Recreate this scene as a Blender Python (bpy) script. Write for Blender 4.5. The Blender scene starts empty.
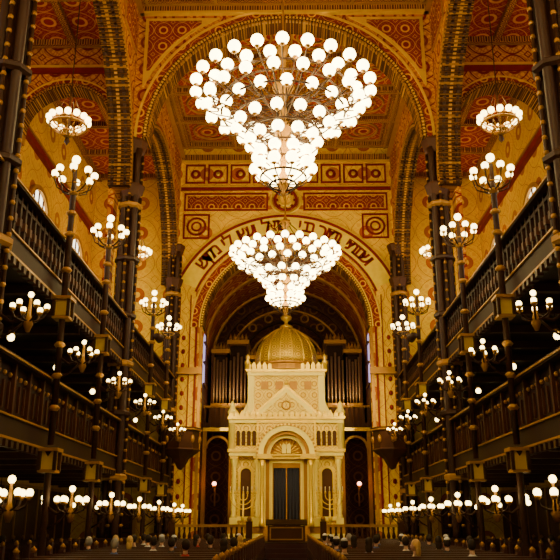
import bpy, bmesh, math, random
from mathutils import Vector, Matrix
random.seed(7)
pi=math.pi
scene=bpy.context.scene
COL=scene.collection

# ------------------------------------------------------------------ materials
class S:
    def __init__(s,nt,k): s.nt=nt; s.k=k
    def op(s,o,b=None,c=None):
        n=s.nt.nodes.new('ShaderNodeMath'); n.operation=o
        for i,v in enumerate([s,b,c]):
            if v is None: continue
            if isinstance(v,S): s.nt.links.new(v.k,n.inputs[i])
            else: n.inputs[i].default_value=v
        return S(s.nt,n.outputs[0])
    def __add__(s,b): return s.op('ADD',b)
    def __sub__(s,b): return s.op('SUBTRACT',b)
    def __mul__(s,b): return s.op('MULTIPLY',b)
    def __gt__(s,b): return s.op('GREATER_THAN',b)
    def __lt__(s,b): return s.op('LESS_THAN',b)
    def abs(s): return s.op('ABSOLUTE')
    def sin(s): return s.op('SINE')
    def fr(s): return s.op('FRACT')
def mixc(nt,f,a,b):
    n=nt.nodes.new('ShaderNodeMix'); n.data_type='RGBA'
    for i,v in ((0,f),(6,a),(7,b)):
        if isinstance(v,S): nt.links.new(v.k,n.inputs[i])
        elif i==0: n.inputs[0].default_value=v
        else: n.inputs[i].default_value=(*v,1)
    return S(nt,n.outputs[2])
def newmat(name,rough=.5,metal=0.):
    m=bpy.data.materials.new(name); m.use_nodes=True
    b=m.node_tree.nodes['Principled BSDF']
    b.inputs['Roughness'].default_value=rough; b.inputs['Metallic'].default_value=metal
    return m,m.node_tree,b
def plain(name,c,rough=.5,metal=0.,noise=.25,nscale=3.,spec=.5):
    m,nt,b=newmat(name,rough,metal)
    b.inputs['Specular IOR Level'].default_value=spec
    t=nt.nodes.new('ShaderNodeTexCoord'); n=nt.nodes.new('ShaderNodeTexNoise')
    n.inputs['Scale'].default_value=nscale; n.inputs['Detail'].default_value=4
    nt.links.new(t.outputs['Object'],n.inputs['Vector'])
    f=S(nt,n.outputs['Fac'])
    o=mixc(nt,f,tuple(x*(1-noise) for x in c),tuple(min(1,x*(1+noise)) for x in c))
    nt.links.new(o.k,b.inputs['Base Color'])
    return m
def emis(name,c,s,samp='AUTO'):
    m,nt,b=newmat(name,.4)
    b.inputs['Base Color'].default_value=(*c,1)
    b.inputs['Emission Color'].default_value=(*c,1); b.inputs['Emission Strength'].default_value=s
    m.cycles.emission_sampling=samp
    return m
def uvax(nt,axes):
    t=nt.nodes.new('ShaderNodeTexCoord'); sp=nt.nodes.new('ShaderNodeSeparateXYZ')
    nt.links.new(t.outputs['Object'],sp.inputs[0])
    return [S(nt,sp.outputs['XYZ'.index(a)]) for a in axes]
def orn(name,axes,scale,base,c1,c2,rough=.65,metal=0.,fine=5.,lw=.1,dot=.72):
    m,nt,b=newmat(name,rough,metal)
    b.inputs['Specular IOR Level'].default_value=.15
    u,v=uvax(nt,axes)
    u=u*scale; v=v*scale
    a=(u*pi).sin().abs(); c=(v*pi).sin().abs()
    s=a+c
    m1=((s*1.4).fr()-.5).abs()<lw
    m2=(a*c)>dot
    w=(v*(2*pi)).sin()*.35
    w2=(u*(2*pi)).sin()*.35
    f=(((u+w)*(pi*fine)).sin()*((v+w2)*(pi*fine)).sin()).abs()>.38
    o=mixc(nt,f*.75,base,c2)
    o=mixc(nt,m1,o,c1)
    o=mixc(nt,m2*.9,o,c1)
    m4=((a*c)>(dot+.16))
    o=mixc(nt,m4,o,base)
    n=nt.nodes.new('ShaderNodeTexNoise'); n.inputs['Scale'].default_value=.6; n.inputs['Detail'].default_value=5
    t=nt.nodes.new('ShaderNodeTexCoord'); nt.links.new(t.outputs['Object'],n.inputs['Vector'])
    nn=(S(nt,n.outputs['Fac'])*1.2-.5)
    nn=nn.op('MAXIMUM',0.).op('MINIMUM',.25)
    o=mixc(nt,nn,o,tuple(x*.4 for x in base))
    nt.links.new(o.k,b.inputs['Base Color'])
    return m
RED=(.20,.006,.002); GOLD=(.80,.42,.003); ORG=(.50,.17,.002); YEL=(.95,.62,.004)
M={}
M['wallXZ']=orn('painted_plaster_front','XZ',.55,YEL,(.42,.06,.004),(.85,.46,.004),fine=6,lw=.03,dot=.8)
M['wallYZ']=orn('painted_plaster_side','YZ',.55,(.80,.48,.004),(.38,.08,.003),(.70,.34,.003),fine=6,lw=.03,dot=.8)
M['spanXZ']=orn('spandrel_paint_front','XZ',.8,ORG,RED,GOLD,fine=5,lw=.12)
M['spanYZ']=orn('spandrel_paint_side','YZ',.8,ORG,RED,GOLD,fine=5,lw=.12)
M['redXZ']=orn('red_arabesque_front','XZ',1.3,(.20,.006,.002),GOLD,(.36,.06,.003),fine=5,lw=.06)
M['redYZ']=orn('red_arabesque_side','YZ',1.3,(.20,.006,.002),GOLD,(.36,.06,.003),fine=5,lw=.06)
M['redXY']=orn('red_arabesque_ceiling','XY',.8,(.30,.010,.003),(.80,.36,.006),(.48,.10,.004),fine=6,lw=.07)
M['coffer']=orn('coffer_beam_paint','XY',3.2,(.13,.03,.003),(.7,.36,.008),(.36,.12,.005),fine=3,lw=.1)
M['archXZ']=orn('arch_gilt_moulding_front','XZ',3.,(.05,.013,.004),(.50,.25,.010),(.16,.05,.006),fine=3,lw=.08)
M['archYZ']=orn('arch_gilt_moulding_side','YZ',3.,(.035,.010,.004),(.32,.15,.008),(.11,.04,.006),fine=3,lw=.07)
M['gold']=plain('gilt',(1.,.60,.025),.32,.45)
M['golddull']=plain('dull_gilt',(.42,.20,.012),.45,.3)
M['yellow']=plain('yellow_plaster',YEL,.6,spec=.2)
M['red']=plain('oxide_red_paint',RED,.5,spec=.2)
M['brown']=plain('dark_wood',(.026,.0075,.004),.6,spec=.2)
M['brown2']=plain('brown_wood',(.070,.021,.007),.55,spec=.25)
M['iron']=plain('cast_iron_bronze',(.042,.014,.006),.5,.1,spec=.3)
M['floor']=plain('floor_stone',(.06,.03,.02),.35)
M['carpet']=plain('aisle_carpet',(.05,.014,.018),.9)
M['pew']=plain('pew_wood',(.085,.032,.030),.4)
M['ivory']=plain('ivory_gilt_marble',(1.,.80,.15),.4,noise=.08)
M['ivory2']=orn('gilt_marble_relief','XZ',1.6,(.92,.66,.08),(.50,.25,.008),(1.,.82,.20),fine=5,lw=.09)
M['dome']=orn('gilt_dome_scales','XZ',2.2,(.42,.26,.02),(.92,.62,.06),(.62,.40,.03),rough=.35,metal=.4,fine=4,lw=.12)
M['blue']=plain('dark_blue_curtain',(.010,.010,.04),.7)
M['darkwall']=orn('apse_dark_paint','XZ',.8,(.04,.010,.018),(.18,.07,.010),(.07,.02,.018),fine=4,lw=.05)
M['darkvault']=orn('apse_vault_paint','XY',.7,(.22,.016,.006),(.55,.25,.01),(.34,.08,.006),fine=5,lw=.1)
M['pipe']=plain('organ_pipe_metal',(.50,.32,.18),.3,.6)
M['globe']=emis('opal_globe',(1,.76,.27),11)
M['globe2']=emis('opal_globe_chandelier',(1,.80,.34),16)
M['win']=emis('daylit_window_glass',(1,.95,.72),4.)
M['winp']=emis('violet_window_glass',(.6,.5,1),1.)
M['redlamp']=emis('red_lamp_glass',(1,.4,.25),8)
M['candle']=plain('candle_wax',(.8,.7,.45),.5)
M['skin']=plain('skin',(.66,.40,.28),.5,noise=.05)
for k,c in dict(hair_dark=(.03,.016,.010),hair_blond=(.7,.46,.18),hair_grey=(.36,.34,.32),cl_white=(.9,.88,.9),cl_black=(.03,.028,.045),cl_red=(.6,.03,.03),cl_blue=(.10,.17,.5),cl_tan=(.55,.40,.27),kippah=(.9,.9,1.)).items():
    M[k]=plain(k,c,.8,noise=.1)

# ------------------------------------------------------------------ mesh builder
class MB:
    def __init__(s): s.v=[];s.f=[];s.m=[];s.sm=[];s.names=[];s.T=None
    def mi(s,n):
        if n not in s.names: s.names.append(n)
        return s.names.index(n)
    def add(s,vs,fs,m,sm=False):
        o=len(s.v)
        if s.T: vs=[s.T(p) for p in vs]
        s.v+=[tuple(p) for p in vs]; i=s.mi(m)
        for f in fs: s.f.append([o+k for k in f]); s.m.append(i); s.sm.append(sm)
    def hexa(s,p,m):
        s.add(p,[(0,1,2,3),(4,7,6,5),(0,4,5,1),(1,5,6,2),(2,6,7,3),(3,7,4,0)],m)
    def bx(s,x0,x1,y0,y1,z0,z1,m):
        s.hexa([(x0,y0,z0),(x1,y0,z0),(x1,y1,z0),(x0,y1,z0),(x0,y0,z1),(x1,y0,z1),(x1,y1,z1),(x0,y1,z1)],m)
    def cb(s,x,y,z,sx,sy,sz,m): s.bx(x-sx/2,x+sx/2,y-sy/2,y+sy/2,z-sz/2,z+sz/2,m)
    def lathe(s,prof,c,m,n=12,sm=True,rib=0):
        vs=[];fs=[]
        for r,z in prof:
            for i in range(n):
                a=2*pi*i/n; rr=r*(1+(rib if i%2 else 0))
                vs.append((c[0]+rr*math.cos(a),c[1]+rr*math.sin(a),c[2]+z))
        for j in range(len(prof)-1):
            for i in range(n):
                k=(i+1)%n; fs.append((j*n+i,j*n+k,(j+1)*n+k,(j+1)*n+i))
        fs.append(tuple(range(n))[::-1]); fs.append(tuple((len(prof)-1)*n+i for i in range(n)))
        s.add(vs,fs,m,sm)
    def tube(s,pts,r,m,n=6,sm=True):
        pts=[Vector(p) for p in pts]; vs=[];fs=[]
        rs=r if isinstance(r,(list,tuple)) else [r]*len(pts)
        for j,p in enumerate(pts):
            d=(pts[min(j+1,len(pts)-1)]-pts[max(j-1,0)]).normalized()
            up=Vector((0,0,1)) if abs(d.z)<.9 else Vector((1,0,0))
            a=d.cross(up).normalized(); b=d.cross(a)
            for i in range(n):
                t=2*pi*i/n; vs.append(tuple(p+(a*math.cos(t)+b*math.sin(t))*rs[j]))
        for j in range(len(pts)-1):
            for i in range(n):
                k=(i+1)%n; fs.append((j*n+i,j*n+k,(j+1)*n+k,(j+1)*n+i))
        fs.append(tuple(range(n))[::-1]); fs.append(tuple((len(pts)-1)*n+i for i in range(n)))
        s.add(vs,fs,m,sm)
    def sph(s,c,r,m,n=10,k=6,sc=(1,1,1)):
        vs=[(c[0],c[1],c[2]-r*sc[2])];fs=[]
        for j in range(1,k):
            t=-pi/2+pi*j/k
            for i in range(n):
                a=2*pi*i/n; vs.append((c[0]+r*sc[0]*math.cos(t)*math.cos(a),c[1]+r*sc[1]*math.cos(t)*math.sin(a),c[2]+r*sc[2]*math.sin(t)))
        vs.append((c[0],c[1],c[2]+r*sc[2])); L=len(vs)-1
        for i in range(n):
            q=(i+1)%n; fs.append((0,1+q,1+i)); fs.append((L,1+(k-2)*n+i,1+(k-2)*n+q))
            for j in range(k-2): fs.append((1+j*n+i,1+j*n+q,1+(j+1)*n+q,1+(j+1)*n+i))
        s.add(vs,fs,m,True)
    def torus(s,c,R,r,m,N=24,n=6):
        vs=[];fs=[]
        for i in range(N):
            a=2*pi*i/N
            for j in range(n):
                b=2*pi*j/n; q=R+r*math.cos(b); vs.append((c[0]+q*math.cos(a),c[1]+q*math.sin(a),c[2]+r*math.sin(b)))
        for i in range(N):
            for j in range(n):
                i2=(i+1)%N;j2=(j+1)%n; fs.append((i*n+j,i2*n+j,i2*n+j2,i*n+j2))
        s.add(vs,fs,m,True)
    def arc(s,cx,cz,r0,r1,y0,y1,m,a0=0.,a1=pi,n=32,f=1.):
        for i in range(n):
            t0=a0+(a1-a0)*i/n; t1=a0+(a1-a0)*(i+f)/n
            P=lambda r,t,y:(cx+r*math.cos(t),y,cz+r*math.sin(t))
            mm=m[i%len(m)] if isinstance(m,(list,tuple)) else m
            s.hexa([P(r0,t0,y0),P(r1,t0,y0),P(r1,t1,y0),P(r0,t1,y0),P(r0,t0,y1),P(r1,t0,y1),P(r1,t1,y1),P(r0,t1,y1)],mm)
    def span(s,cx,cz,r,zt,y0,y1,m,n=32,x0=None,x1=None):
        for i in range(n):
            t0=pi*i/n;t1=pi*(i+1)/n
            xa,za=cx+r*math.cos(t0),cz+r*math.sin(t0); xb,zb=cx+r*math.cos(t1),cz+r*math.sin(t1)
            s.hexa([(xa,y0,za),(xb,y0,zb),(xb,y0,zt),(xa,y0,zt),(xa,y1,za),(xb,y1,zb),(xb,y1,zt),(xa,y1,zt)],m)
        if x0 is not None and x0<cx-r: s.bx(x0,cx-r,y0,y1,cz,zt,m)
        if x1 is not None and x1>cx+r: s.bx(cx+r,x1,y0,y1,cz,zt,m)
    def mesh(s,name):
        me=bpy.data.meshes.new(name); me.from_pydata(s.v,[],s.f)
        for n in s.names: me.materials.append(M[n])
        me.polygons.foreach_set('material_index',s.m); me.polygons.foreach_set('use_smooth',s.sm)
        bm=bmesh.new(); bm.from_mesh(me); bmesh.ops.recalc_face_normals(bm,faces=bm.faces); bm.to_mesh(me); bm.free()
        me.update(); return me
    def obj(s,name,loc=(0,0,0),parent=None):
        o=bpy.data.objects.new(name,s.mesh(name)); COL.objects.link(o); o.location=loc
        if parent: o.parent=parent
        return o
def inst(name,me,loc,rz=0,sc=1):
    o=bpy.data.objects.new(name,me); COL.objects.link(o); o.location=loc; o.rotation_euler=(0,0,rz); o.scale=(sc,sc,sc); return o
def plight(name,parent,loc,w,c=(1,.64,.18),r=.15):
    l=bpy.data.lights.new(name,'POINT'); l.energy=w; l.color=c; l.shadow_soft_size=r
    o=bpy.data.objects.new(name,l); COL.objects.link(o); o.parent=parent; o.location=loc; return o
def frame(mb,x0,x1,z0,z1,y,w,d,m):
    mb.bx(x0,x1,y-d,y,z0,z0+w,m); mb.bx(x0,x1,y-d,y,z1-w,z1,m); mb.bx(x0,x0+w,y-d,y,z0+w,z1-w,m); mb.bx(x1-w,x1,y-d,y,z0+w,z1-w,m)

# ------------------------------------------------------------------ layout constants
YC=[1.9,14.6,27.3,40.0]; W=6.0; XO=10.9; ZN=22.6; ZA=20.7
Y0=-4.
b=MB(); b.bx(-XO-.4,XO+.4,Y0-.4,52,-.3,0,'floor'); b.obj('floor')
b=MB(); b.bx(-.9,.9,Y0+.5,35.0,0.0,.015,'carpet'); b.obj('aisle_carpet_runner')
# nave ceiling
b=MB(); b.bx(-W-.6,W+.6,Y0,40.8,ZN,ZN+.3,'redXY')
for k in range(3):
    ya=YC[k]+.4; yb=YC[k+1]-.4
    for i in range(5):
        x=-W+.3+i*(2*W-.6)/4; b.bx(x-.22,x+.22,ya,yb,ZN-.28,ZN,'coffer'); b.bx(x-.05,x+.05,ya,yb,ZN-.34,ZN-.28,'golddull')
    for j in range(5):
        y=ya+.2+j*(yb-ya-.4)/4; b.bx(-W,W,y-.2,y+.2,ZN-.27,ZN,'coffer'); b.bx(-W,W,y-.05,y+.05,ZN-.33,ZN-.27,'golddull')
    for i in range(4):
        for j in range(4):
            x=-W+.3+(i+.5)*(2*W-.6)/4; y=ya+.2+(j+.5)*(yb-ya-.4)/4
            b.torus((x,y,ZN-.05),.85,.06,'golddull',20,5); b.torus((x,y,ZN-.05),.45,.04,'golddull',16,5)
            for q in (-1,1):
                b.bx(x-1.1,x+1.1,y+q*1.15-.04,y+q*1.15+.04,ZN-.08,ZN,'golddull'); b.bx(x+q*1.1-.04,x+q*1.1+.04,y-1.15,y+1.15,ZN-.08,ZN,'golddull')
b.obj('ceiling')
for s,nm in ((-1,'left'),(1,'right')):
    xa,xb=sorted((s*(W+.6),s*(XO+.3)))
    b=MB(); b.bx(xa,xb,Y0,40.8,ZA,ZA+.3,'redXY')
    for k in range(3):
        for j in range(5):
            y=YC[k]+.4+j*(11.9)/4; b.bx(xa,xb,y-.15,y+.15,ZA-.25,ZA,'coffer')
            b.bx(xa,xb,y-.04,y+.04,ZA-.3,ZA-.25,'golddull')
    for x in (W+.75,8.7,XO-.15): b.bx(s*x-.13,s*x+.13,Y0,40.8,ZA-.24,ZA,'coffer')
    b.obj('ceiling_'+nm+'_aisle')

wi=1
def window_obj(s,y,z0,zs,hw,idx):
    b=MB(); b.T=lambda p:(s*(XO-.05)-s*p[1],y+p[0],p[2])
    n=16
    pts=[(hw*math.cos(pi*i/n),0,zs+hw*math.sin(pi*i/n)) for i in range(n+1)]
    b.add([(-hw,0,z0),(hw,0,z0)]+pts,[tuple([0,1]+list(range(2,n+3)))],'win')
    b.arc(0,zs,hw,hw+.22,-.0,.14,'golddull'); b.arc(0,zs,hw*.5,hw*.56,0,.06,'brown2',n=16)
    for x in (-hw-.11,hw+.11): b.bx(x-.11,x+.11,0,.14,z0,zs,'golddull')
    b.bx(-hw-.3,hw+.3,0,.2,z0-.2,z0,'golddull')
    for x in (-hw*.5,0,hw*.5): b.bx(x-.03,x+.03,0,.06,z0,zs+hw*(.85 if x else 1),'brown2')
    z=z0+.8
    while z<zs+.3: b.bx(-hw,hw,0,.05,z-.03,z+.03,'brown2'); z+=.8
    b.obj('window_%d'%idx)
for s,nm in ((-1,'left'),(1,'right')):
    xa,xb=sorted((s*XO,s*(XO+.3)))
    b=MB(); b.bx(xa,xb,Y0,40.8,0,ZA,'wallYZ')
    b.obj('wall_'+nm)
    for k in range(3):
        for q in (-3.0,3.0):
            window_obj(s,(YC[k]+YC[k+1])/2+q,10.6,14.4,1.2,wi); wi+=1
    b=MB()
    for z in (9.9,17.1): b.bx(*sorted((s*XO,s*(XO-.22))),Y0,40,z,z+.3,'red'); b.bx(*sorted((s*XO,s*(XO-.28))),Y0,40,z+.3,z+.4,'golddull')
    for z0,z1 in ((0.,3.2),(4.6,7.0),(8.4,9.7)):
        b.bx(*sorted((s*XO,s*(XO-.08))),Y0,39.99,z0,z1,'brown2')  # added dark panels, standing in for the shade behind the galleries
        y=Y0+.5
        while y<39:
            b.bx(*sorted((s*(XO-.08),s*(XO-.13))),y,y+.08,z0+.1,z1-.1,'golddull'); y+=1.4
        b.bx(*sorted((s*(XO-.08),s*(XO-.14))),Y0,39.99,z1-.12,z1,'golddull')
    b.obj('trim_'+('1' if s<0 else '2'))
b=MB(); b.bx(-XO-.3,XO+.3,Y0-.4,Y0,0,ZN+.3,'wallXZ'); b.obj('wall_rear')

# longitudinal arcade walls
for s,nm in ((-1,'left'),(1,'right')):
    b=MB(); b.T=lambda p:(s*(W+.05+p[1]),p[0],p[2])
    for k in range(3):
        yc=(YC[k]+YC[k+1])/2
        b.span(yc,14.,5.75,ZN,0,.6,'spanYZ',40,YC[k],YC[k+1])
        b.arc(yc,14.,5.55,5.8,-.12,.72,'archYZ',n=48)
        b.arc(yc,14.,5.8,6.0,-.08,-.0,'redYZ',n=48)
        b.arc(yc,14.,6.0,6.07,-.12,-.0,'golddull',n=48)
        b.arc(yc,14.,5.42,5.55,.0,.10,'iron',n=80,f=.5)
        b.arc(yc,14.,5.42,5.55,.50,.6,'iron',n=80,f=.5)
        b.arc(yc,14.,5.6,5.7,-.16,-.12,'golddull',n=110,f=.5)
        b.arc(yc,14.,5.52,5.55,.24,.36,'golddull',n=110,f=.5)
        for q in (-1,1):
            b.bx(yc+q*4.55-1.,yc+q*4.55+1.,-.06,0,20.0,21.5,'redYZ')
            b.bx(yc+q*4.55-1.1,yc+q*4.55+1.1,-.05,0,19.9,21.6,'golddull')
    b.bx(Y0,YC[0],0,.6,14.,ZN,'spanYZ')
    b.bx(Y0,40,-.15,0,22.0,22.3,'coffer'); b.bx(Y0,40,-.22,0,21.9,22.0,'golddull')
    b.obj('wall_arcade_'+nm)

# transverse nave arches
for k in range(3):
    y=YC[k]
    b=MB(); ya,yb=y-.4,y+.4
    b.span(0,16.2,5.6,ZN,ya,yb,'spanXZ',48,-W-.05,W+.05)
    b.arc(0,16.2,5.42,5.62,ya-.1,yb+.1,'archXZ',n=64)
    b.arc(0,16.2,5.36,5.42,ya-.1,ya+.05,'golddull',n=120,f=.5)
    b.arc(0,16.2,5.48,5.56,ya-.13,ya-.1,'gold',n=120,f=.5)
    b.arc(0,16.2,5.62,5.85,ya-.06,ya,'redXZ',n=48); b.arc(0,16.2,5.85,5.95,ya-.1,ya,'gold',n=48)
    for q in (-1,1):
        for (m,g,d) in (('gold',0,.05),('redXZ',.14,.08)):
            R=6.15+g; n=12; out=q*(5.75-g); zt=21.75-g
            arcp=[]
            for i in range(n+1):
                t=math.radians(22)+(math.radians(64)-math.radians(22))*i/n
                arcp.append((q*R*math.cos(t),16.2+R*math.sin(t)))
            arcp=[p for p in arcp if abs(p[0])<5.75-g and p[1]<zt]
            poly=[(out,arcp[0][1])]+arcp+[(arcp[-1][0],zt),(out,zt)]
            vs=[(p[0],ya-d,p[1]) for p in poly]+[(p[0],ya,p[1]) for p in poly]; L=len(poly)
            b.add(vs,[tuple(range(L)),tuple(range(L,2*L))]+[(i,(i+1)%L,(i+1)%L+L,i+L) for i in range(L)],m)
    b.bx(-W,W,ya-.16,ya,22.0,22.35,'coffer'); b.bx(-W,W,ya-.22,ya,21.9,22.0,'gold')
    o=b.obj('transverse_arch')
    for s in (-1,1):
        b=MB(); cx=s*8.72
        b.span(cx,16.7,1.95,ZA,y-.3,y+.3,'spanXZ',28,min(s*(W+.6),s*XO),max(s*(W+.6),s*XO))
        b.arc(cx,16.7,1.85,2.02,y-.4,y+.4,'archXZ',n=40)
        b.arc(cx,16.7,1.9,1.97,y-.43,y-.4,'golddull',n=50,f=.5)
        b.arc(cx,16.7,2.02,2.2,y-.35,y-.3,'redXZ',n=30); b.arc(cx,16.7,2.2,2.26,y-.38,y-.3,'gold',n=30)
        for xx in (W+.72,XO-.12):
            b.bx(s*xx-.12,s*xx+.12,y-.3,y+.3,7.66,16.7,'spanXZ'); b.bx(s*xx-.2,s*xx+.2,y-.38,y+.38,16.3,16.7,'golddull')
        b.bx(min(s*(W+.6),s*XO),max(s*(W+.6),s*XO),y-.4,y-.3,19.2,19.45,'red'); b.bx(min(s*(W+.6),s*XO),max(s*(W+.6),s*XO),y-.45,y-.3,19.45,19.55,'gold')
        b.obj('aisle_arch')

# ------------------------------------------------------------------ end wall
b=MB(); CZ=11.8; R=4.55; ye=40.
b.span(0,CZ,R,ZN,ye,ye+.8,'wallXZ',48,-W-.6,W+.6)
for s in (-1,1):
    b.bx(*sorted((s*R,s*(W+.6))),ye,ye+.8,0,CZ,'wallXZ')
    b.bx(*sorted((s*(W+.6),s*(XO+.3))),ye,ye+.8,0,ZA,'wallXZ')
b.obj('wall_end')
b=MB()
b.arc(0,CZ,R-.08,R+.1,ye-.12,ye+.9,'archXZ',n=64)
b.arc(0,CZ,R-.02,R+.06,ye-.16,ye-.12,'gold',n=100,f=.5)
b.arc(0,CZ,R+.1,R+.18,ye-.1,ye,'gold',n=64)
b.arc(0,CZ,R+.18,R+.55,ye-.05,ye,'redXZ',n=80)
b.arc(0,CZ,R+.55,R+.63,ye-.12,ye,'gold',n=60)
b.arc(0,CZ,5.3,5.42,ye-.06,ye,'red',math.radians(22),math.radians(158),60)
b.arc(0,CZ,5.42,6.4,ye-.03,ye,'yellow',math.radians(24),math.radians(156),60)
b.arc(0,CZ,6.4,6.54,ye-.08,ye,'red',math.radians(26),math.radians(154),60)
b.arc(0,CZ,6.54,6.62,ye-.12,ye,'gold',math.radians(26),math.radians(154),60)
for s in (-1,1):
    for x,m,w in ((R+.05,'golddull',.08),(R+.3,'red',.06),(5.2,'red',.03),(5.85,'red',.1)):
        b.bx(s*x-w,s*x+w,ye-.06,ye,1.5,CZ if x<5 else 13.6,m)
    z=2.2
    while z<11.5:
        b.sph((s*5.52,ye-.02,z),.11,'red',8,5,(1,.3,1.3)); z+=.75
    b.bx(s*5.3-.85,s*5.3+.85,ye-.25,ye,9.2,9.55,'golddull')
for i in range(9):
    x=-5.2+i*1.3; frame(b,x-.58,x+.58,20.3,21.5,ye,.1,.08,'red')
    b.sph((x,ye,20.9),.3,'red',10,6,(1,.2,1)); b.sph((x,ye-.04,20.9),.14,'gold',8,5,(1,.3,1))
b.bx(-W,W,ye-.14,ye,21.7,22.1,'coffer'); b.bx(-W,W,ye-.2,ye,21.6,21.7,'gold')
b.bx(-W,W,ye-.1,ye,19.85,20.05,'red'); b.bx(-W,W,ye-.12,ye,20.05,20.12,'gold')
frame(b,-5.8,-1.0,18.6,19.7,ye,.1,.06,'red'); frame(b,1.0,5.8,18.6,19.7,ye,.1,.06,'red')
for s in (-1,1):
    b.bx(min(s*1.2,s*5.6),max(s*1.2,s*5.6),ye-.03,ye,18.78,19.52,'redXZ')
    frame(b,min(s*4.3,s*5.8),max(s*4.3,s*5.8),16.9,18.4,ye,.1,.06,'red')
    b.T=lambda p:(p[0],ye-p[2]+0,p[1])
    b.torus((s*5.05,17.65,.03),.5,.07,'red',20,5); b.torus((s*5.05,17.65,.03),.25,.06,'red',16,5)
    b.T=None
b.T=lambda p:(p[0],ye-p[2],p[1])
for rr,m in ((.85,'gold'),(.62,'red'),(.36,'gold')): b.torus((0,19.25,.05),rr,.08,m,28,6)
for i in range(8): a=i*pi/4; b.sph((.5*math.cos(a),19.25+.5*math.sin(a),.05),.09,'red',6,4)
b.T=None
b.obj('trim_3')
# hebrew inscription
b=MB(); txt="ושכנתי בתוך בני ישראל ועשו לי מקדש"
cu=bpy.data.curves.new('t','FONT'); cu.size=1.02; cu.extrude=.02; cu.offset=.018
to=bpy.data.objects.new('t',cu); COL.objects.link(to)
a0,a1=math.radians(37),math.radians(143); nT=len(txt)
for i,ch in enumerate(txt):
    if ch==' ': continue
    cu.body=ch; dg=bpy.context.evaluated_depsgraph_get(); dg.update()
    me=to.evaluated_get(dg).to_mesh()
    if not len(me.vertices): continue
    xs=[v.co.x for v in me.vertices]; mx=(min(xs)+max(xs))/2
    a=a0+(a1-a0)*(i+.5)/nT; rt=a-pi/2; r0=5.6
    vs=[]
    for v in me.vertices:
        lx,ly,lz=v.co.x-mx,v.co.y,v.co.z
        vs.append((r0*math.cos(a)+lx*math.cos(rt)-ly*math.sin(rt),ye-.05-lz,CZ+r0*math.sin(a)+lx*math.sin(rt)+ly*math.cos(rt)))
    b.add(vs,[tuple(p.vertices) for p in me.polygons],'red')
bpy.data.objects.remove(to)
if b.v: b.obj('hebrew_inscription')

# ------------------------------------------------------------------ apse
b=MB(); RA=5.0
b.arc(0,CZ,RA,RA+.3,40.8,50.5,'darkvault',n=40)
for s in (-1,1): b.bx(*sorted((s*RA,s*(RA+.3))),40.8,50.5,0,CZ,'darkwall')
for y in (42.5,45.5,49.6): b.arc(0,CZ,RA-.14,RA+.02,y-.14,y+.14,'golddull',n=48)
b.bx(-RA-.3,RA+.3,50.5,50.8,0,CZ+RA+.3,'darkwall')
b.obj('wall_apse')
b=MB()
for r,m in ((4.6,'brown2'),(4.0,'golddull'),(3.2,'brown'),(2.6,'golddull')): b.arc(0,CZ-.2,r-.12,r,50.2,50.5,m,n=48)
for i in range(9):
    a=pi*(i+.5)/9; b.T=lambda p:(p[0],50.4-p[2],p[1]); b.torus((3.6*math.cos(a),CZ-.2+3.6*math.sin(a),0),.25,.06,'golddull',14,5); b.T=None
b.obj('trim_4')
for s in (-1,1):
    b=MB(); b.bx(s*(RA-.04)-.02,s*(RA-.04)+.02,44.6,46.2,9.5,13.3,'winp')
    for z in (9.5,10.8,12.,13.3): b.bx(s*(RA-.1)-.05,s*(RA-.1)+.05,44.5,46.3,z-.06,z+.06,'brown2')
    b.bx(s*(RA-.1)-.05,s*(RA-.1)+.05,45.35,45.45,9.5,13.3,'brown2')
    b.obj('window_%d'%wi); wi+=1
b=MB()
b.bx(-RA,RA,46.,50.5,7.0,7.4,'brown2'); b.bx(-RA,RA,45.9,46.0,6.9,7.1,'gold'); b.bx(-RA,RA,45.88,46.02,8.3,8.42,'golddull')
x=-RA+.1
while x<RA: b.bx(x-.06,x+.06,45.92,46.,7.1,8.3,'brown2'); x+=.28
for x in (-4.9,-3.3,-1.6,0,1.6,3.3,4.9):
    b.bx(x-.12,x+.12,45.95,46.25,.8,7.0,'golddull')
for i in range(6):
    x=(-4.9+-3.3)/2+i*1.64
    b.arc(x,5.9,.62,.75,45.98,46.1,'golddull',n=16)
b.bx(-RA,RA,48,48.1,.8,7.,'darkwall')
o=b.obj('choir_gallery')
for x in (-3.4,3.4): plight('organ_fill_light',o,(x,46.6,8.9),80,r=.1)  # added fill lights to brighten the organ; no lamp fixture here
b=MB()
b.bx(-4.8,4.8,47.4,49.4,7.42,8.6,'brown2')
for s in (-1,1):
    for t,(x0,x1,zt,cv) in enumerate(((1.5,2.5,11.6,0),(2.5,3.7,12.6,1),(3.7,4.7,12.0,0))):
        xa,xb=sorted((s*x0,s*x1))
        b.bx(xa,xb,48.2,49.4,8.6,zt,'brown'); b.bx(xa-.05,xb+.05,47.5,49.4,8.6,8.8,'golddull')
        for xx in (xa,xb): b.bx(xx-.07,xx+.07,47.6,48.2,8.8,zt+.3,'brown2')
        b.bx(xa-.1,xb+.1,47.5,49.4,zt,zt+.25,'golddull')
        n=5
        for i in range(n):
            x=xa+(i+.5)*(xb-xa)/n; h=zt-.25-.5*abs(i-2.)/2.*(1 if cv else -.6)-.3
            b.lathe([(.02,8.8),(.065,9.2),(.07,9.25),(.07,h),(.0,h)],(x,47.75,0),'pipe',8)
        for i in range(5): b.lathe([(.08,0),(.1,.2),(0,.5)],(xa+.1+i*(xb-xa-.2)/4,47.8,zt+.25),'golddull',6)
n=14
for i in range(n):
    x=-1.4+2.8*(i+.5)/n; b.lathe([(.02,8.6),(.07,9.),(.07,10.6-.5*abs(i-6.5)/6.5),(0,10.6)],(x,47.9,0),'pipe',8)
b.obj('pipe_organ')

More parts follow.
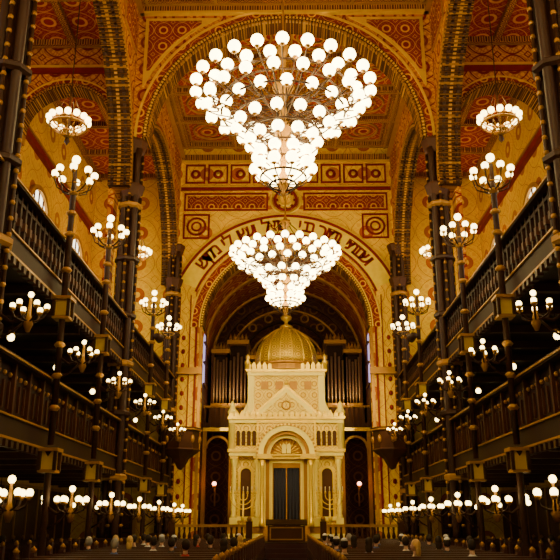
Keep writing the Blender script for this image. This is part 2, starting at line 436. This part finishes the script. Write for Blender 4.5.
# ------------------------------------------------------------------ bimah
b=MB()
b.bx(-RA+.02,RA-.02,38.,45.85,0.,.8,'brown2') ; b.bx(-W+.65,W-.65,36.6,38.0,0,.78,'brown2')
b.bx(-W+.65,W-.65,36.55,39.0,.78,.82,'brown')
for i in range(4): b.bx(-1.6,1.6,36.6-.3*(4-i),36.6,0,.2*(i+1)-.02,'carpet')
b.obj('bimah_platform')
b=MB()
for s in (-1,1):
    xa,xb=sorted((s*1.7,s*5.25))
    b.bx(xa,xb,36.6,36.75,1.5,1.62,'golddull'); b.bx(xa,xb,36.6,36.75,.82,.95,'brown2')
    x=xa+.1
    while x<xb: b.lathe([(.05,.95),(.09,1.1),(.04,1.3),(.06,1.5)],(x,36.68,0),'brown2',6); x+=.24
    for x in (xa,xb): b.bx(x-.14,x+.14,36.55,36.82,.82,1.75,'brown2'); b.sph((x,36.68,1.85),.12,'golddull',8,6)
b.obj('altar_balustrade')
b=MB(); b.bx(-.9,.9,38.3,39.2,.82,1.55,'brown2'); b.hexa([(-1.,38.2,1.62),(1.,38.2,1.62),(1.,39.3,1.85),(-1.,39.3,1.85),(-1.,38.2,1.56),(1.,38.2,1.56),(1.,39.3,1.56),(-1.,39.3,1.56)],'brown')
frame(b,-.8,.8,.9,1.5,38.3,.06,.03,'golddull'); b.obj('reading_desk')

# ------------------------------------------------------------------ ark
b=MB(); yf=42.
b.bx(-3.3,3.3,yf-.5,yf+3,.82,1.15,'ivory'); b.bx(-3.15,3.15,yf-.35,yf+3,1.15,1.5,'golddull')
for s in (-1,1):
    xa,xb=sorted((s*1.4,s*2.95))
    b.bx(xa,xb,yf,yf+2.6,1.5,5.2,'ivory2')
    xm=(xa+xb)/2
    b.bx(xm-.28,xm+.28,yf-.03,yf,2.0,4.2,'brown2'); b.arc(xm,4.2,0,.28,yf-.03,yf,'brown2',n=12); b.arc(xm,4.2,.28,.42,yf-.09,yf,'gold',n=16)
    for q in (-.35,.35): b.bx(xm+q-.07,xm+q+.07,yf-.09,yf,2.,4.2,'gold')
    b.bx(xm-.5,xm+.5,yf-.15,yf,1.8,2.,'ivory')
    for x in (xa+.16,xb-.16):
        b.bx(x-.2,x+.2,yf-.42,yf,1.5,1.95,'ivory')
        b.lathe([(.16,1.95),(.16,2.05),(.12,2.12),(.115,4.5),(.13,4.55),(.2,4.85),(.2,4.95)],(x,yf-.22,0),'ivory',12)
        b.bx(x-.21,x+.21,yf-.44,yf,4.95,5.1,'gold')
    b.bx(xa-.12,xb+.12,yf-.5,yf+2.7,5.1,5.3,'ivory'); b.bx(xa-.2,xb+.2,yf-.58,yf+2.8,5.3,5.45,'gold')
    b.bx(xa,xb,yf-.25,yf+2.6,5.45,6.85,'ivory2')
    for i in range(4):
        x=xa+.2+(i+.5)*(xb-xa-.4)/4
        b.bx(x-.1,x+.1,yf-.28,yf-.25,5.65,6.35,'brown2'); b.arc(x,6.35,0,.1,yf-.28,yf-.25,'brown2',n=8); b.arc(x,6.35,.1,.15,yf-.32,yf-.25,'gold',n=10)
    x=s*2.95
    b.lathe([(.2,5.45),(.2,7.35),(.26,7.4),(.26,7.5),(.14,7.7),(.16,7.85),(0,8.1)],(x,yf-.2,0),'ivory',8)
b.bx(-3.1,3.1,yf-.4,yf+2.7,6.85,7.05,'ivory'); b.bx(-3.18,3.18,yf-.5,yf+2.8,7.05,7.2,'gold')
x=-3.0
while x<=3.01:
    b.add([(x-.11,yf-.45,7.2),(x+.11,yf-.45,7.2),(x+.11,yf-.35,7.2),(x-.11,yf-.35,7.2),(x-.11,yf-.45,7.36),(x+.11,yf-.45,7.36),(x+.11,yf-.35,7.36),(x-.11,yf-.35,7.36),(x,yf-.4,7.56)],[(0,1,5,4),(1,2,6,5),(2,3,7,6),(3,0,4,7),(4,5,8),(5,6,8),(6,7,8),(7,4,8)],'gold'); x+=.3
b.bx(-1.4,1.4,yf+.3,yf+2.6,1.5,6.85,'ivory2')
for s in (-1,1):
    for x0,x1,d,m in ((1.1,1.45,.75,'ivory'),(.92,1.1,.45,'golddull'),(.75,.92,.2,'ivory')):
        xa,xb=sorted((s*x0,s*x1)); b.bx(xa,xb,yf-d,yf+.4,1.5,4.95,m)
    b.lathe([(.15,1.5),(.15,1.7),(.1,1.8),(.09,4.5),(.17,4.85)],(s*1.28,yf-.92,0),'gold',10)
    b.bx(*sorted((s*.75,s*1.55)),yf-1.1,yf+.4,4.9,5.15,'gold')
b.bx(-.75,.75,yf-.02,yf+.3,4.75,5.1,'ivory'); b.bx(-.9,.9,yf-.3,yf+.3,4.95,5.15,'gold')
for r0,r1,d,m in ((1.22,1.5,.95,'ivory'),(1.05,1.22,.75,'golddull'),(.88,1.05,.5,'ivory')): b.arc(0,5.15,r0,r1,yf-d,yf+.3,m,n=32)
b.arc(0,5.15,1.5,1.6,yf-1.0,yf+.3,['gold','golddull'],n=48)
b.arc(0,5.15,0,.88,yf-.1,yf+.2,'golddull',n=24)
for i in range(11):
    a=pi*(i+.5)/11; b.tube([(.3*math.cos(a),yf-.14,5.2+.3*math.sin(a)),(.8*math.cos(a),yf-.14,5.2+.8*math.sin(a))],.035,'gold',5)
for s in (-1,1): b.bx(*sorted((s*.02,s*.24)),yf-.25,yf-.12,5.25,5.65,'ivory'); b.arc(s*.13,5.65,0,.11,yf-.25,yf-.12,'ivory',n=8)
b.span(0,5.15,1.55,7.0,yf-.3,yf+.1,'ivory2',24)
frame(b,-1.6,1.6,5.1,7.0,yf-.3,.1,.12,'gold')
b.bx(-.75,.75,yf+.12,yf+.3,1.5,4.8,'blue')
for x in (-.73,0,.73): b.bx(x-.03,x+.03,yf+.06,yf+.12,1.5,4.8,'golddull')
for i in range(8): b.tube([(-.62+i*.18,yf+.1,1.55),(-.62+i*.18,yf+.1,4.7)],.045,'blue',6)
b.bx(-.72,.72,yf+.04,yf+.12,4.5,4.75,'golddull')
for i in range(4): b.bx(-1.2,1.2,yf-.5-.28*(4-i),yf-.45,.82,.82+.17*(i+1),'golddull')
b.bx(-2.,2.,yf+.1,yf+2.6,7.2,9.55,'ivory2')
for s in (-1,1):
    b.bx(s*1.95-.18,s*1.95+.18,yf-.05,yf+.3,7.2,9.55,'ivory')
    pts=[(s*(2.1+.85*(1-math.sin(t))),7.25+1.3*(1-math.cos(t))) for t in [i*pi/16 for i in range(9)]]
    vs=[(x,yf+.1,z) for x,z in pts]+[(s*2.1,yf+.1,7.2)]; L=len(vs); vs+=[(x,yf+.5,z) for x,_,z in vs]
    b.add(vs,[tuple(range(L)),tuple(range(L,2*L))]+[(i,(i+1)%L,(i+1)%L+L,i+L) for i in range(L)],'ivory')
for x in (-1.2,-.4,.4,1.2):
    b.bx(x-.2,x+.2,yf+.06,yf+.1,8.75,9.2,'golddull')
def gable(x0,z0,z1,y0,y1,m):
    b.add([(-x0,y0,z0),(x0,y0,z0),(0,y0,z1),(-x0,y1,z0),(x0,y1,z0),(0,y1,z1)],[(0,1,2),(3,5,4),(0,3,4,1),(1,4,5,2),(2,5,3,0)],m)
gable(1.95,7.25,8.95,yf-.35,yf+.1,'gold'); gable(1.7,7.33,8.75,yf-.42,yf-.3,'ivory'); gable(1.25,7.4,8.5,yf-.46,yf-.4,'ivory2')
b.T=lambda p:(p[0],yf-.46-p[2],p[1]); b.torus((0,7.8,0),.22,.05,'golddull',16,5); b.T=None
b.lathe([(.06,0),(.14,.12),(.05,.25),(0,.45)],(0,yf-.2,8.95),'gold',8)
b.bx(-2.15,2.15,yf-.1,yf+2.75,9.5,9.7,'ivory'); b.bx(-2.25,2.25,yf-.2,yf+2.85,9.7,9.85,'gold')
def crest(cx,cy,cz,w,h):
    b.add([(cx-w,cy-.05,cz),(cx+w,cy-.05,cz),(cx+w*1.15,cy-.05,cz+h*.55),(cx,cy-.05,cz+h),(cx-w*1.15,cy-.05,cz+h*.55),(cx-w,cy+.05,cz),(cx+w,cy+.05,cz),(cx+w*1.15,cy+.05,cz+h*.55),(cx,cy+.05,cz+h),(cx-w*1.15,cy+.05,cz+h*.55)],[(0,1,2,3,4),(5,9,8,7,6),(0,5,6,1),(1,6,7,2),(2,7,8,3),(3,8,9,4),(4,9,5,0)],'gold')
x=-2.1
while x<=2.11: crest(x,yf-.12,9.85,.11,.42); x+=.3
for s in (-1,1):
    for i in range(9): b.cb(s*2.18,yf+.2+i*.3,10.0,.08,.2,.3,'gold')
    b.lathe([(.14,9.85),(.14,10.15),(.2,10.2),(.08,10.4),(.12,10.5),(0,10.75)],(s*2.15,yf-.1,0),'gold',8)
cy=yf+1.4
b.lathe([(1.78,9.85),(1.78,10.15),(1.88,10.2),(1.88,10.3),(1.75,10.32)],(0,cy,0),'golddull',24,False)
b.lathe([(1.72,10.3),(1.74,10.6),(1.7,10.95),(1.55,11.4),(1.28,11.85),(.9,12.2),(.5,12.45),(.3,12.55),(.26,12.6)],(0,cy,0),'dome',32,True,.035)
for i in range(16):
    a=2*pi*(i+.5)/16
    b.tube([(r*math.cos(a),cy+r*math.sin(a),z) for r,z in ((1.76,10.3),(1.78,10.6),(1.73,10.95),(1.58,11.42),(1.3,11.88),(.92,12.23),(.5,12.48))],.045,'gold',5)
b.lathe([(.28,12.5),(.4,12.6),(.36,12.7),(.12,12.8),(.1,12.95),(.3,13.1),(.34,13.25),(.12,13.35),(.08,13.5),(.17,13.62),(.17,13.72),(.04,13.85),(.03,14.2),(0,14.3)],(0,cy,0),'gold',10)
b.obj('torah_ark')
b=MB()
b.lathe([(.35,0),(.35,.1),(.12,.25),(.06,.4),(.06,1.),(.12,1.1),(.05,1.2),(.05,2.3)],(0,0,0),'gold',10)
for k in (1,2,3):
    r=.22*k
    for s in (-1,1): b.tube([(s*r*math.sin(t),0,2.2-r*math.cos(t)) for t in [i*pi/12 for i in range(7)]]+[(s*r,0,2.3)],.025,'gold',5)
for i in range(7): b.lathe([(.05,0),(.04,.12)],(-.66+.22*i,0,2.3),'gold',6); b.lathe([(.025,0),(.025,.22),(0,.25)],(-.66+.22*i,0,2.42),'candle',6)
mm=b.mesh('menorah')
for s in (-1,1): inst('menorah',mm,(s*2.2,40.2,.8))

# ------------------------------------------------------------------ clustered columns
b=MB()
b.bx(-.6,.6,-.6,.6,0,.5,'brown2'); b.bx(-.52,.52,-.52,.52,.5,1.1,'brown2'); b.bx(-.56,.56,-.56,.56,1.1,1.2,'iron')
b.lathe([(.2,1.2),(.2,16.2)],(0,0,0),'iron',12)
for a in range(4):
    x=.28*math.cos(pi/4+a*pi/2); y=.28*math.sin(pi/4+a*pi/2)
    b.lathe([(.15,1.2),(.13,1.4),(.13,15.4),(.2,15.8)],(x,y,0),'iron',8)
    x=.37*math.cos(a*pi/2); y=.37*math.sin(a*pi/2)
    z=1.6
    b.lathe([(.05,1.2),(.05,15.6)],(x,y,0),'iron',6)
    while z<15.4: b.sph((x,y,z),.07,'golddull',6,4); z+=.36
for z in (3.2,5.4,7.2,9.0,11.2,13.4):
    b.lathe([(.40,z-.12),(.48,z-.05),(.48,z+.05),(.40,z+.12)],(0,0,0),'golddull' if z in(3.2,7.2,13.4) else 'iron',8,False)
b.lathe([(.38,13.75),(.44,13.9),(.52,14.2),(.52,14.28)],(0,0,0),'brown2',8,False)
b.lathe([(.38,15.6),(.44,15.7),(.55,16.1),(.55,16.22)],(0,0,0),'brown2',8,False)
cm=b.mesh('clustered_column')
for y in YC[:3]:
    for s in (-1,1): inst('clustered_column',cm,(s*W,y,0))
for s in (-1,1): inst('clustered_column',cm,(s*(W+.1),39.3,0))

# ------------------------------------------------------------------ galleries
for s in (-1,1):
    for lvl in (0,1):
        zb=(3.5,7.35)[lvl]; zt=(5.2,8.95)[lvl]
        b=MB(); b.T=lambda p:(s*p[0],p[1],p[2])
        b.bx(W+.2,XO-.15,Y0+.1,40,zb,zb+.3,'brown'); b.bx(W-.12,W+.2,Y0+.1,39.9,zb-.05,zb+.38,'brown')
        b.bx(W-.17,W+.2,Y0+.1,39.9,zb+.38,zb+.42,'golddull'); b.bx(W-.14,W+.1,Y0+.1,39.9,zb-.09,zb-.04,'golddull')
        b.bx(W-.2,W+.2,Y0+.1,39.9,zt-.12,zt,'brown'); b.bx(W-.23,W-.2,Y0+.1,39.9,zt-.08,zt-.04,'golddull')
        y=Y0+.3
        while y<39.8:
            b.bx(W-.15,W+.0,y-.08,y+.08,zb-.26,zb-.1,'iron'); y+=.34
        y=Y0+.3; k=0
        while y<39.8:
            if lvl==1:
                b.bx(W-.05,W+.05,y-.05,y+.05,zb+.44,zt-.12,'brown')
                b.bx(W-.07,W+.07,y-.07,y+.07,zb+.75,zb+.95,'brown2')
                b.bx(W-.04,W+.04,y+.05,y+.29,zt-.32,zt-.24,'brown')
            else:
                b.bx(W+.02,W+.06,y,y+.34,zb+.44,zt-.12,'brown')
                if k%3==0: b.bx(W-.08,W+.05,y-.05,y+.05,zb+.44,zt-.12,'brown2')
                b.bx(W-.03,W+.02,y+.14,y+.20,zb+.55,zt-.55,'brown2'); b.sph((W-.0,y+.17,zt-.4),.06,'golddull',6,4)
            y+=.34; k+=1
        for i in range(3): b.bx(W+1.4+i*1.1,XO-.15,Y0+.1,40,zb+.3+i*.25,zb+.55+i*.25,'brown')
        for i in range(3): b.bx(W+1.5+i*1.1,W+1.6+i*1.1,Y0+1,39,zb+.55+i*.25,zb+1.3+i*.25,'brown')
        for y in [Y0+1+k*2.11 for k in range(20)]: b.bx(W+.2,XO-.15,y-.1,y+.1,zb-.22,zb,'brown2')
        b.obj('gallery_balcony')

# ------------------------------------------------------------------ candelabra columns
def cluster(b,c,r,n,gr,drop=.45,gm='globe',mt='iron'):
    for i in range(n):
        a=2*pi*i/n+.2; dx,dy=math.cos(a),math.sin(a)
        P=lambda q,z:(c[0]+q*dx,c[1]+q*dy,c[2]+z)
        b.tube([P(.05,-drop),P(r*.45,-drop*.95),P(r*.85,-drop*.75),P(r,-drop*.35),P(r,-gr*.9)],.022,mt,5)
        b.lathe([(.02,0),(.07,.05),(.06,.08)],P(r,-gr-.06),'golddull',6)
        b.sph(P(r,0),gr,gm,8,5)
b=MB()
b.lathe([(.2,0),(.2,.3),(.13,.4),(.1,.6),(.085,3.0),(.16,3.25),(.2,3.4)],(0,0,0),'iron',8)
def lantern_cap(z):
    b.cb(0,0,z,.30,.30,.44,'gold'); b.cb(0,0,z+.25,.50,.50,.08,'golddull'); b.cb(0,0,z-.25,.42,.42,.07,'golddull')
    for q in (-1,1):
        for r_ in (-1,1): b.bx(q*.19-.04,q*.19+.04,r_*.19-.04,r_*.19+.04,z-.24,z+.24,'iron')
lantern_cap(3.13)
b.lathe([(.085,3.5),(.085,10.2),(.05,11.0)],(0,0,0),'iron',8)
lantern_cap(6.95)
for z in (4.4,5.2,6.0,8.0,9.0,9.6,10.2): b.lathe([(.08,z-.08),(.15,z),(.08,z+.08)],(0,0,0),'golddull',8)
cluster(b,(0,0,10.75),.52,8,.105,.55); b.sph((0,0,11.2),.12,'globe',8,6); b.torus((0,0,10.4),.3,.02,'golddull',16,4)
pm=b.mesh('candelabra_column')
def bracket(r,n,gr):
    b=MB()
    b.tube([(0,0,.1),(.2,0,-.05),(.4,0,0),(.55,0,.1)],.035,'iron',6); b.tube([(0,0,-.4),(.25,0,-.25),(.5,0,.0)],.025,'iron',6)
    b.lathe([(.04,-.25),(.1,-.1),(.04,.1),(.03,.45)],(.55,0,0),'golddull',8)
    cluster(b,(.55,0,.28),r,n,gr,.32); b.sph((.55,0,.52),gr,'globe',8,5)
    return b.mesh('bracket_lamp')
bA=bracket(.34,6,.078); bB=bracket(.33,6,.062)
ys=[]
for k in range(3):
    for q in (1,2): ys.append(YC[k]+q*(YC[k+1]-YC[k])/3)
for s in (-1,1):
    for y in ys: inst('candelabra_column',pm,(s*(W-.33),y,0))
    for y in ys+YC[1:3]+[38.4]:
        if y<10: continue
        for z,me in ((1.95,bA),(5.55,bB)):
            if y==38.4 and z>5: continue
            inst('bracket_lamp',me,(s*(W-.40 if y in ys else W-.42),y,z),pi if s>0 else 0)

b=MB(); b.lathe([(.012,0),(.012,-.75)],(0,0,0),'iron',5); b.lathe([(.07,-.7),(.09,-.78)],(0,0,0),'golddull',8); b.sph((0,0,-.88),.10,'globe',8,6)
hm=b.mesh('pendant_globe_lamp')
for s in (-1,1):
    for y in (11,15,19,23,27.5,31.5,35.6):
        for z in (7.12,3.27):
            inst('pendant_globe_lamp',hm,(s*7.0,y,z)); inst('pendant_globe_lamp',hm,(s*8.9,y+1.6,z))

b=MB()
b.torus((0,0,0),.58,.04,'golddull',28,6); b.torus((0,0,.18),.5,.025,'golddull',28,5); b.torus((0,0,-.25),.25,.03,'golddull',20,5)
for i in range(14):
    a=2*pi*i/14; c,s_=math.cos(a),math.sin(a)
    b.tube([(0,0,-.45),(.25*c,.25*s_,-.25),(.58*c,.58*s_,0),(.62*c,.62*s_,.1)],.018,'golddull',5); b.sph((.62*c,.62*s_,.22),.11,'globe',8,6)
    if i%4==0: b.tube([(.5*c,.5*s_,.15),(0,0,1.4)],.014,'iron',4)
b.lathe([(0,-.7),(.1,-.55),(.05,-.4),(.04,1.4),(.02,1.5),(.015,6.5)],(0,0,0),'iron',6)
rm=b.mesh('ring_chandelier')
for s in (-1,1):
    for y in (9.,21.8,36.):
        o=inst('ring_chandelier',rm,(s*7.45 if y>30 else s*6.95,y,14.5 if y>30 else 13.9))
        plight('lamp_light',o,(0,0,.75),110,r=.3)

def great(name,loc,tiers,gr,chain,w):
    b=MB()
    zt=tiers[0][1]; zb=tiers[-1][1]
    b.lathe([(0,zb-.7),(.1,zb-.6),(.04,zb-.5),(.18,zb-.3),(.12,zb),(.1,zb+.5),(.28,-1.4),(.12,-1.),(.1,-.3),(.35,.1),(.3,.3),(.1,.5),(.09,1.3),(.3,1.5),(.1,1.7),(.03,1.9),(.03,chain)],(0,0,0),'golddull',12)
    for r,z,n,ph in tiers:
        b.torus((0,0,z-.28),r*.8,.035,'iron',36,5)
        for i in range(n):
            a=2*pi*(i+ph)/n; c,s_=math.cos(a),math.sin(a)
            b.tube([(.15*c,.15*s_,z-.55),(r*.5*c,r*.5*s_,z-.5),(r*.85*c,r*.85*s_,z-.36),(r*c,r*s_,z-.22),(r*c,r*s_,z-.1)],.022,'iron',5)
            b.lathe([(.02,0),(.09,.06),(.07,.1)],(r*c,r*s_,z-gr-.06),'golddull',6)
            b.sph((r*c,r*s_,z),gr,'globe2',10,7)
    for i in range(8):
        a=2*pi*i/8; c,s_=math.cos(a),math.sin(a); r=tiers[0][0]
        b.tube([(r*.8*c,r*.8*s_,zt-.28),(r*.45*c,r*.45*s_,.6),(.1*c,.1*s_,1.6)],.022,'iron',5)
    o=b.obj(name,loc)
T=[(2.75,0,24,0),(2.3,-.1,20,.5),(2.4,-.55,18,.2),(1.85,-.75,15,.4),(1.45,-1.3,13,.5),(1.05,-1.8,11,0),(.8,-2.25,9,.3),(.85,-2.7,10,0),(.5,-2.95,6,0)]
great('globe_chandelier',(0,21,14.65),T,.19,ZN-14.65,0)
great('globe_chandelier',(0,33.6,13.75),[(r*.9,z*.82,n,p) for r,z,n,p in T],.17,ZN-13.75,0)
great('globe_chandelier',(0,8.2,14.65),T,.19,ZN-14.65,0)

for s in (-1,1):
    b=MB(); b.lathe([(.12,0),(.16,.1),(.2,.35)],(0,0,-.2),'iron',12); b.bx(-.03,.03,-.03,.03,.1,.3,'iron')
    loc=Vector((s*5.4,31.5,9.2)); tgt=Vector((0,42.5,6.))
    o=b.obj('floodlight',loc); o.rotation_euler=(tgt-loc).to_track_quat('Z','Y').to_euler()
    l=bpy.data.lights.new('spot','SPOT'); l.energy=2000; l.color=(1,.74,.22); l.spot_size=math.radians(66); l.spot_blend=.7; l.shadow_soft_size=.12
    lo=bpy.data.objects.new('floodlight_beam',l); COL.objects.link(lo); lo.parent=o; lo.rotation_euler=(pi,0,0); lo.location=(0,0,.3)

for x in (-4.2,4.2):
    b=MB(); b.tube([(0,.3,-.2),(0,0,-.25),(0,-.1,0)],.03,'golddull',6); b.lathe([(.06,0),(.12,.1),(.1,.15)],(0,-.1,0),'golddull',8); b.sph((0,-.1,.24),.13,'redlamp',8,6); b.tube([(0,.3,.3),(0,.3,-1.)],.05,'golddull',6)
    o=b.obj('sanctuary_lamp',(x,45.6,3.6)); plight('lamp_light',o,(0,-.4,.3),25,(1,.3,.12))

b=MB()
b.lathe([(.05,-.9),(.2,-.75),(.4,-.4),(.8,-.1),(.92,0),(.85,.08),(.85,.9),(.98,.95),(.98,1.05),(.8,1.05)],(0,0,0),'brown2',8,False)
for i in range(8):
    a=2*pi*i/8; b.sph((.86*math.cos(a),.86*math.sin(a),.5),.1,'golddull',6,4,(1,1,2)); 
b.lathe([(1.0,.92),(1.0,.98)],(0,0,0),'golddull',8,False)
pp=b.mesh('pulpit')
for s in (-1,1): inst('pulpit',pp,(s*(W-.95),37.3,5.0))

for i,s in enumerate((-1,1)):
    b=MB(); cx=s*8.6
    b.bx(cx-.9,cx+.9,39.85,40,0,2.5,'brown2'); frame(b,cx-1.05,cx+1.05,0,2.65,39.9,.15,.1,'golddull')
    for q in (-.45,.45):
        for z in (.3,1.4): frame(b,cx+q-.35,cx+q+.35,z,z+.95,39.86,.06,.04,'brown')
    b.obj('door_%d'%(i+1))

# ------------------------------------------------------------------ pews
def pewmesh(w):
    b=MB()
    b.bx(-w/2,w/2,0,.42,.42,.46,'pew'); b.hexa([(-w/2,-.02,.3),(w/2,-.02,.3),(w/2,.03,.3),(-w/2,.03,.3),(-w/2,-.12,1.02),(w/2,-.12,1.02),(w/2,-.07,1.02),(-w/2,-.07,1.02)],'pew')
    b.bx(-w/2,w/2,-.16,-.03,1.0,1.05,'pew')
    for x in (-w/2,w/2):
        b.bx(x-.04,x+.04,-.16,.46,0,.7,'pew'); b.bx(x-.04,x+.04,-.16,.02,.7,1.12,'pew'); b.lathe([(.05,1.12),(.07,1.18),(0,1.25)],(x,-.07,0),'golddull',6)
    n=int(w/.7)
    for i in range(1,n): b.bx(-w/2+i*w/n-.025,-w/2+i*w/n+.025,-.02,.4,.06,.42,'pew')
    for i in range(n): b.bx(-w/2+(i+.2)*w/n,-w/2+(i+.8)*w/n,-.15,-.10,.65,.92,'brown2')
    return b.mesh('pew')
pn=pewmesh(4.1); pa=pewmesh(3.0)
rows=[12.2+1.05*i for i in range(22)]
for y in rows:
    for s in (-1,1):
        inst('pew',pn,(s*3.0,y,0)); inst('pew',pa,(s*8.7,y,0))

# ------------------------------------------------------------------ people
def person(x,y,cl='cl_black',hair='hair_dark',turn=0.,long=False,cap=None,zs=.46,sc=1.):
    root=bpy.data.objects.new('seated_person',None); COL.objects.link(root); root.location=(x,y,zs); root.rotation_euler=(0,0,turn*.2); root.scale=(sc,)*3
    V=[((0,.02,.10),.15),((0,0,.28),.135),((0,0,.46),.15),((0,.01,.585),.065),((0,.02,.66),.055),
       ((-.17,0,.52),.06),((-.24,.06,.28),.045),((-.13,.26,.2),.032),
       ((.17,0,.52),.06),((.24,.06,.28),.045),((.13,.26,.2),.032),
       ((-.1,.05,.08),.095),((-.12,.44,.08),.065),((-.12,.46,-.36),.045),((-.12,.58,-.42),.035),
       ((.1,.05,.08),.095),((.12,.44,.08),.065),((.12,.46,-.36),.045),((.12,.58,-.42),.035)]
    Ed=[(0,1),(1,2),(2,3),(3,4),(2,5),(5,6),(6,7),(2,8),(8,9),(9,10),(0,11),(11,12),(12,13),(13,14),(0,15),(15,16),(16,17),(17,18)]
    me=bpy.data.meshes.new('body'); me.from_pydata([v[0] for v in V],Ed,[]); me.materials.append(M[cl])
    o=bpy.data.objects.new('body',me); COL.objects.link(o); o.parent=root
    sk=o.modifiers.new('skin','SKIN'); 
    for i,v in enumerate(V): me.skin_vertices[0].data[i].radius=(v[1],v[1]*.85)
    me.skin_vertices[0].data[0].use_root=True
    sb=o.modifiers.new('s','SUBSURF'); sb.levels=1; sb.render_levels=1
    b=MB()
    b.tube([(0,.015,.56),(0,.02,.68)],.052,'skin',10)
    ct,st=math.cos(turn),math.sin(turn)
    b.T=lambda p:(p[0]*ct-p[1]*st,.03+p[0]*st+p[1]*ct,p[2]+.78)
    b.sph((0,0,0),.1,'skin',14,10,(.78,.95,1.2)); b.sph((0,.045,-.06),.06,'skin',10,8,(.9,.8,.9))
    b.add([(-.015,.09,-.03),(.015,.09,-.03),(0,.12,-.035),(0,.092,.02)],[(0,1,2),(0,2,3),(1,3,2),(0,3,1)],'skin')
    for q in (-1,1):
        b.sph((q*.03,.085,.01),.012,'cl_white',6,5); b.sph((q*.03,.095,.01),.006,'cl_black',5,4); b.sph((q*.08,0,0),.025,'skin',6,5,(.4,.7,1.2))
    b.bx(-.022,.022,.085,.1,-.066,-.058,'cl_red')
    b.sph((0,-.018,.022),.105,hair,14,10,(.84,.93,1.14))
    if long: b.sph((0,-.055,-.1),.1,hair,12,8,(.85,.55,1.3))
    if cap: b.sph((0,-.03,.085),.075,cap,12,6,(1,1,.8))
    b.T=None
    for q in (-1,1):
        b.sph((q*.12,.30,.185),.04,'skin',8,6,(.9,1.1,.55))
        for i,L in enumerate((.055,.068,.072,.062)):
            fx=q*(.12-.028+.019*i) ; b.tube([(fx,.325,.185),(fx,.325+L*.6,.18),(fx,.325+L,.16)],[.0085,.008,.006],'skin',6)
        b.tube([(q*.09,.29,.185),(q*.07,.32,.185),(q*.065,.345,.175)],[.011,.009,.007],'skin',6)
    h=b.obj('head_and_hands',(0,0,0),root)
def ry(i): return rows[i]+.2
P=[(-4.3,10,'cl_tan','hair_dark',0,0,None),(-3.9,10,'cl_white','hair_dark',.4,0,None),(-3.5,10,'cl_white','hair_grey',0,0,'kippah'),
(-1.9,12,'cl_blue','hair_dark',-.6,1,None),(-1.45,12,'cl_red','hair_dark',.5,0,'kippah'),(-1.2,9,'cl_white','hair_blond',.2,1,None),(-2.6,6,'cl_black','hair_dark',0,0,None),
(1.25,12,'cl_white','hair_dark',0,0,'kippah'),(2.0,12,'cl_tan','hair_grey',.7,0,None),(2.5,9,'cl_blue','hair_dark',0,0,None),(2.75,4,'cl_tan','hair_blond',.9,1,None),
(3.5,11,'cl_white','hair_dark',-.4,0,'kippah'),(4.3,11,'cl_black','hair_dark',0,0,None),(1.3,7,'cl_blue','hair_dark',0,0,'kippah'),(4.8,8,'cl_tan','hair_dark',.3,0,None),(4.2,16,'cl_tan','hair_dark',0,0,None),(-4.8,7,'cl_black','hair_grey',0,0,None),
(7.6,10,'cl_black','hair_dark',.5,0,None),(8.2,10,'cl_white','hair_dark',-.5,1,None),(-7.7,9,'cl_tan','hair_dark',0,0,None),
(-1.9,8,'cl_black','hair_dark',0,0,None),(-3.0,9,'cl_blue','hair_dark',0,0,'kippah'),(2.0,6,'cl_white','hair_dark',-.3,1,None),(3.0,7,'cl_white','hair_dark',0,0,None),(3.8,6,'cl_black','hair_dark',.2,0,'kippah'),(-4.4,12,'cl_white','hair_dark',0,0,None),(-2.4,12,'cl_black','hair_dark',0,0,None),(4.0,8,'cl_tan','hair_dark',0,1,None),
(-3.2,7,'cl_white','hair_dark',.3,0,None),(1.9,9,'cl_red','hair_dark',0,1,None),(3.3,9,'cl_black','hair_blond',-.5,0,None),(-1.15,6,'cl_tan','hair_dark',0,0,None),(1.3,10,'cl_black','hair_dark',1.2,0,'kippah'),(-2.5,10,'cl_red','hair_dark',-.9,1,None),(2.9,12,'cl_blue','hair_dark',.2,0,None),(-4.0,8,'cl_black','hair_blond',0,1,None),
(-1.3,5,'cl_white','hair_dark',.2,1,None),(1.35,5,'cl_tan','hair_dark',0,0,'kippah'),(-3.7,5,'cl_blue','hair_grey',0,0,None),(3.9,4,'cl_white','hair_dark',0,0,None),(-2.0,4,'cl_red','hair_dark',.4,0,None),(-4.6,9,'cl_white','hair_blond',0,1,None),(4.6,10,'cl_red','hair_dark',0,0,'kippah')]
for x,i,c,h,t,l,k in P: person(x,ry(i),c,h,t,bool(l),k)

# ------------------------------------------------------------------ world + camera
w=bpy.data.worlds.new('world'); scene.world=w; w.use_nodes=True
w.node_tree.nodes['Background'].inputs[0].default_value=(.25,.15,.35,1); w.node_tree.nodes['Background'].inputs[1].default_value=.05
cam=bpy.data.cameras.new('camera'); cam.sensor_width=36; cam.lens=760/560*36; cam.clip_end=300
co=bpy.data.objects.new('camera',cam); COL.objects.link(co); co.location=(.15,0,1.7)
co.rotation_euler=(math.radians(90+17.7),0,math.radians(.68))
scene.camera=co
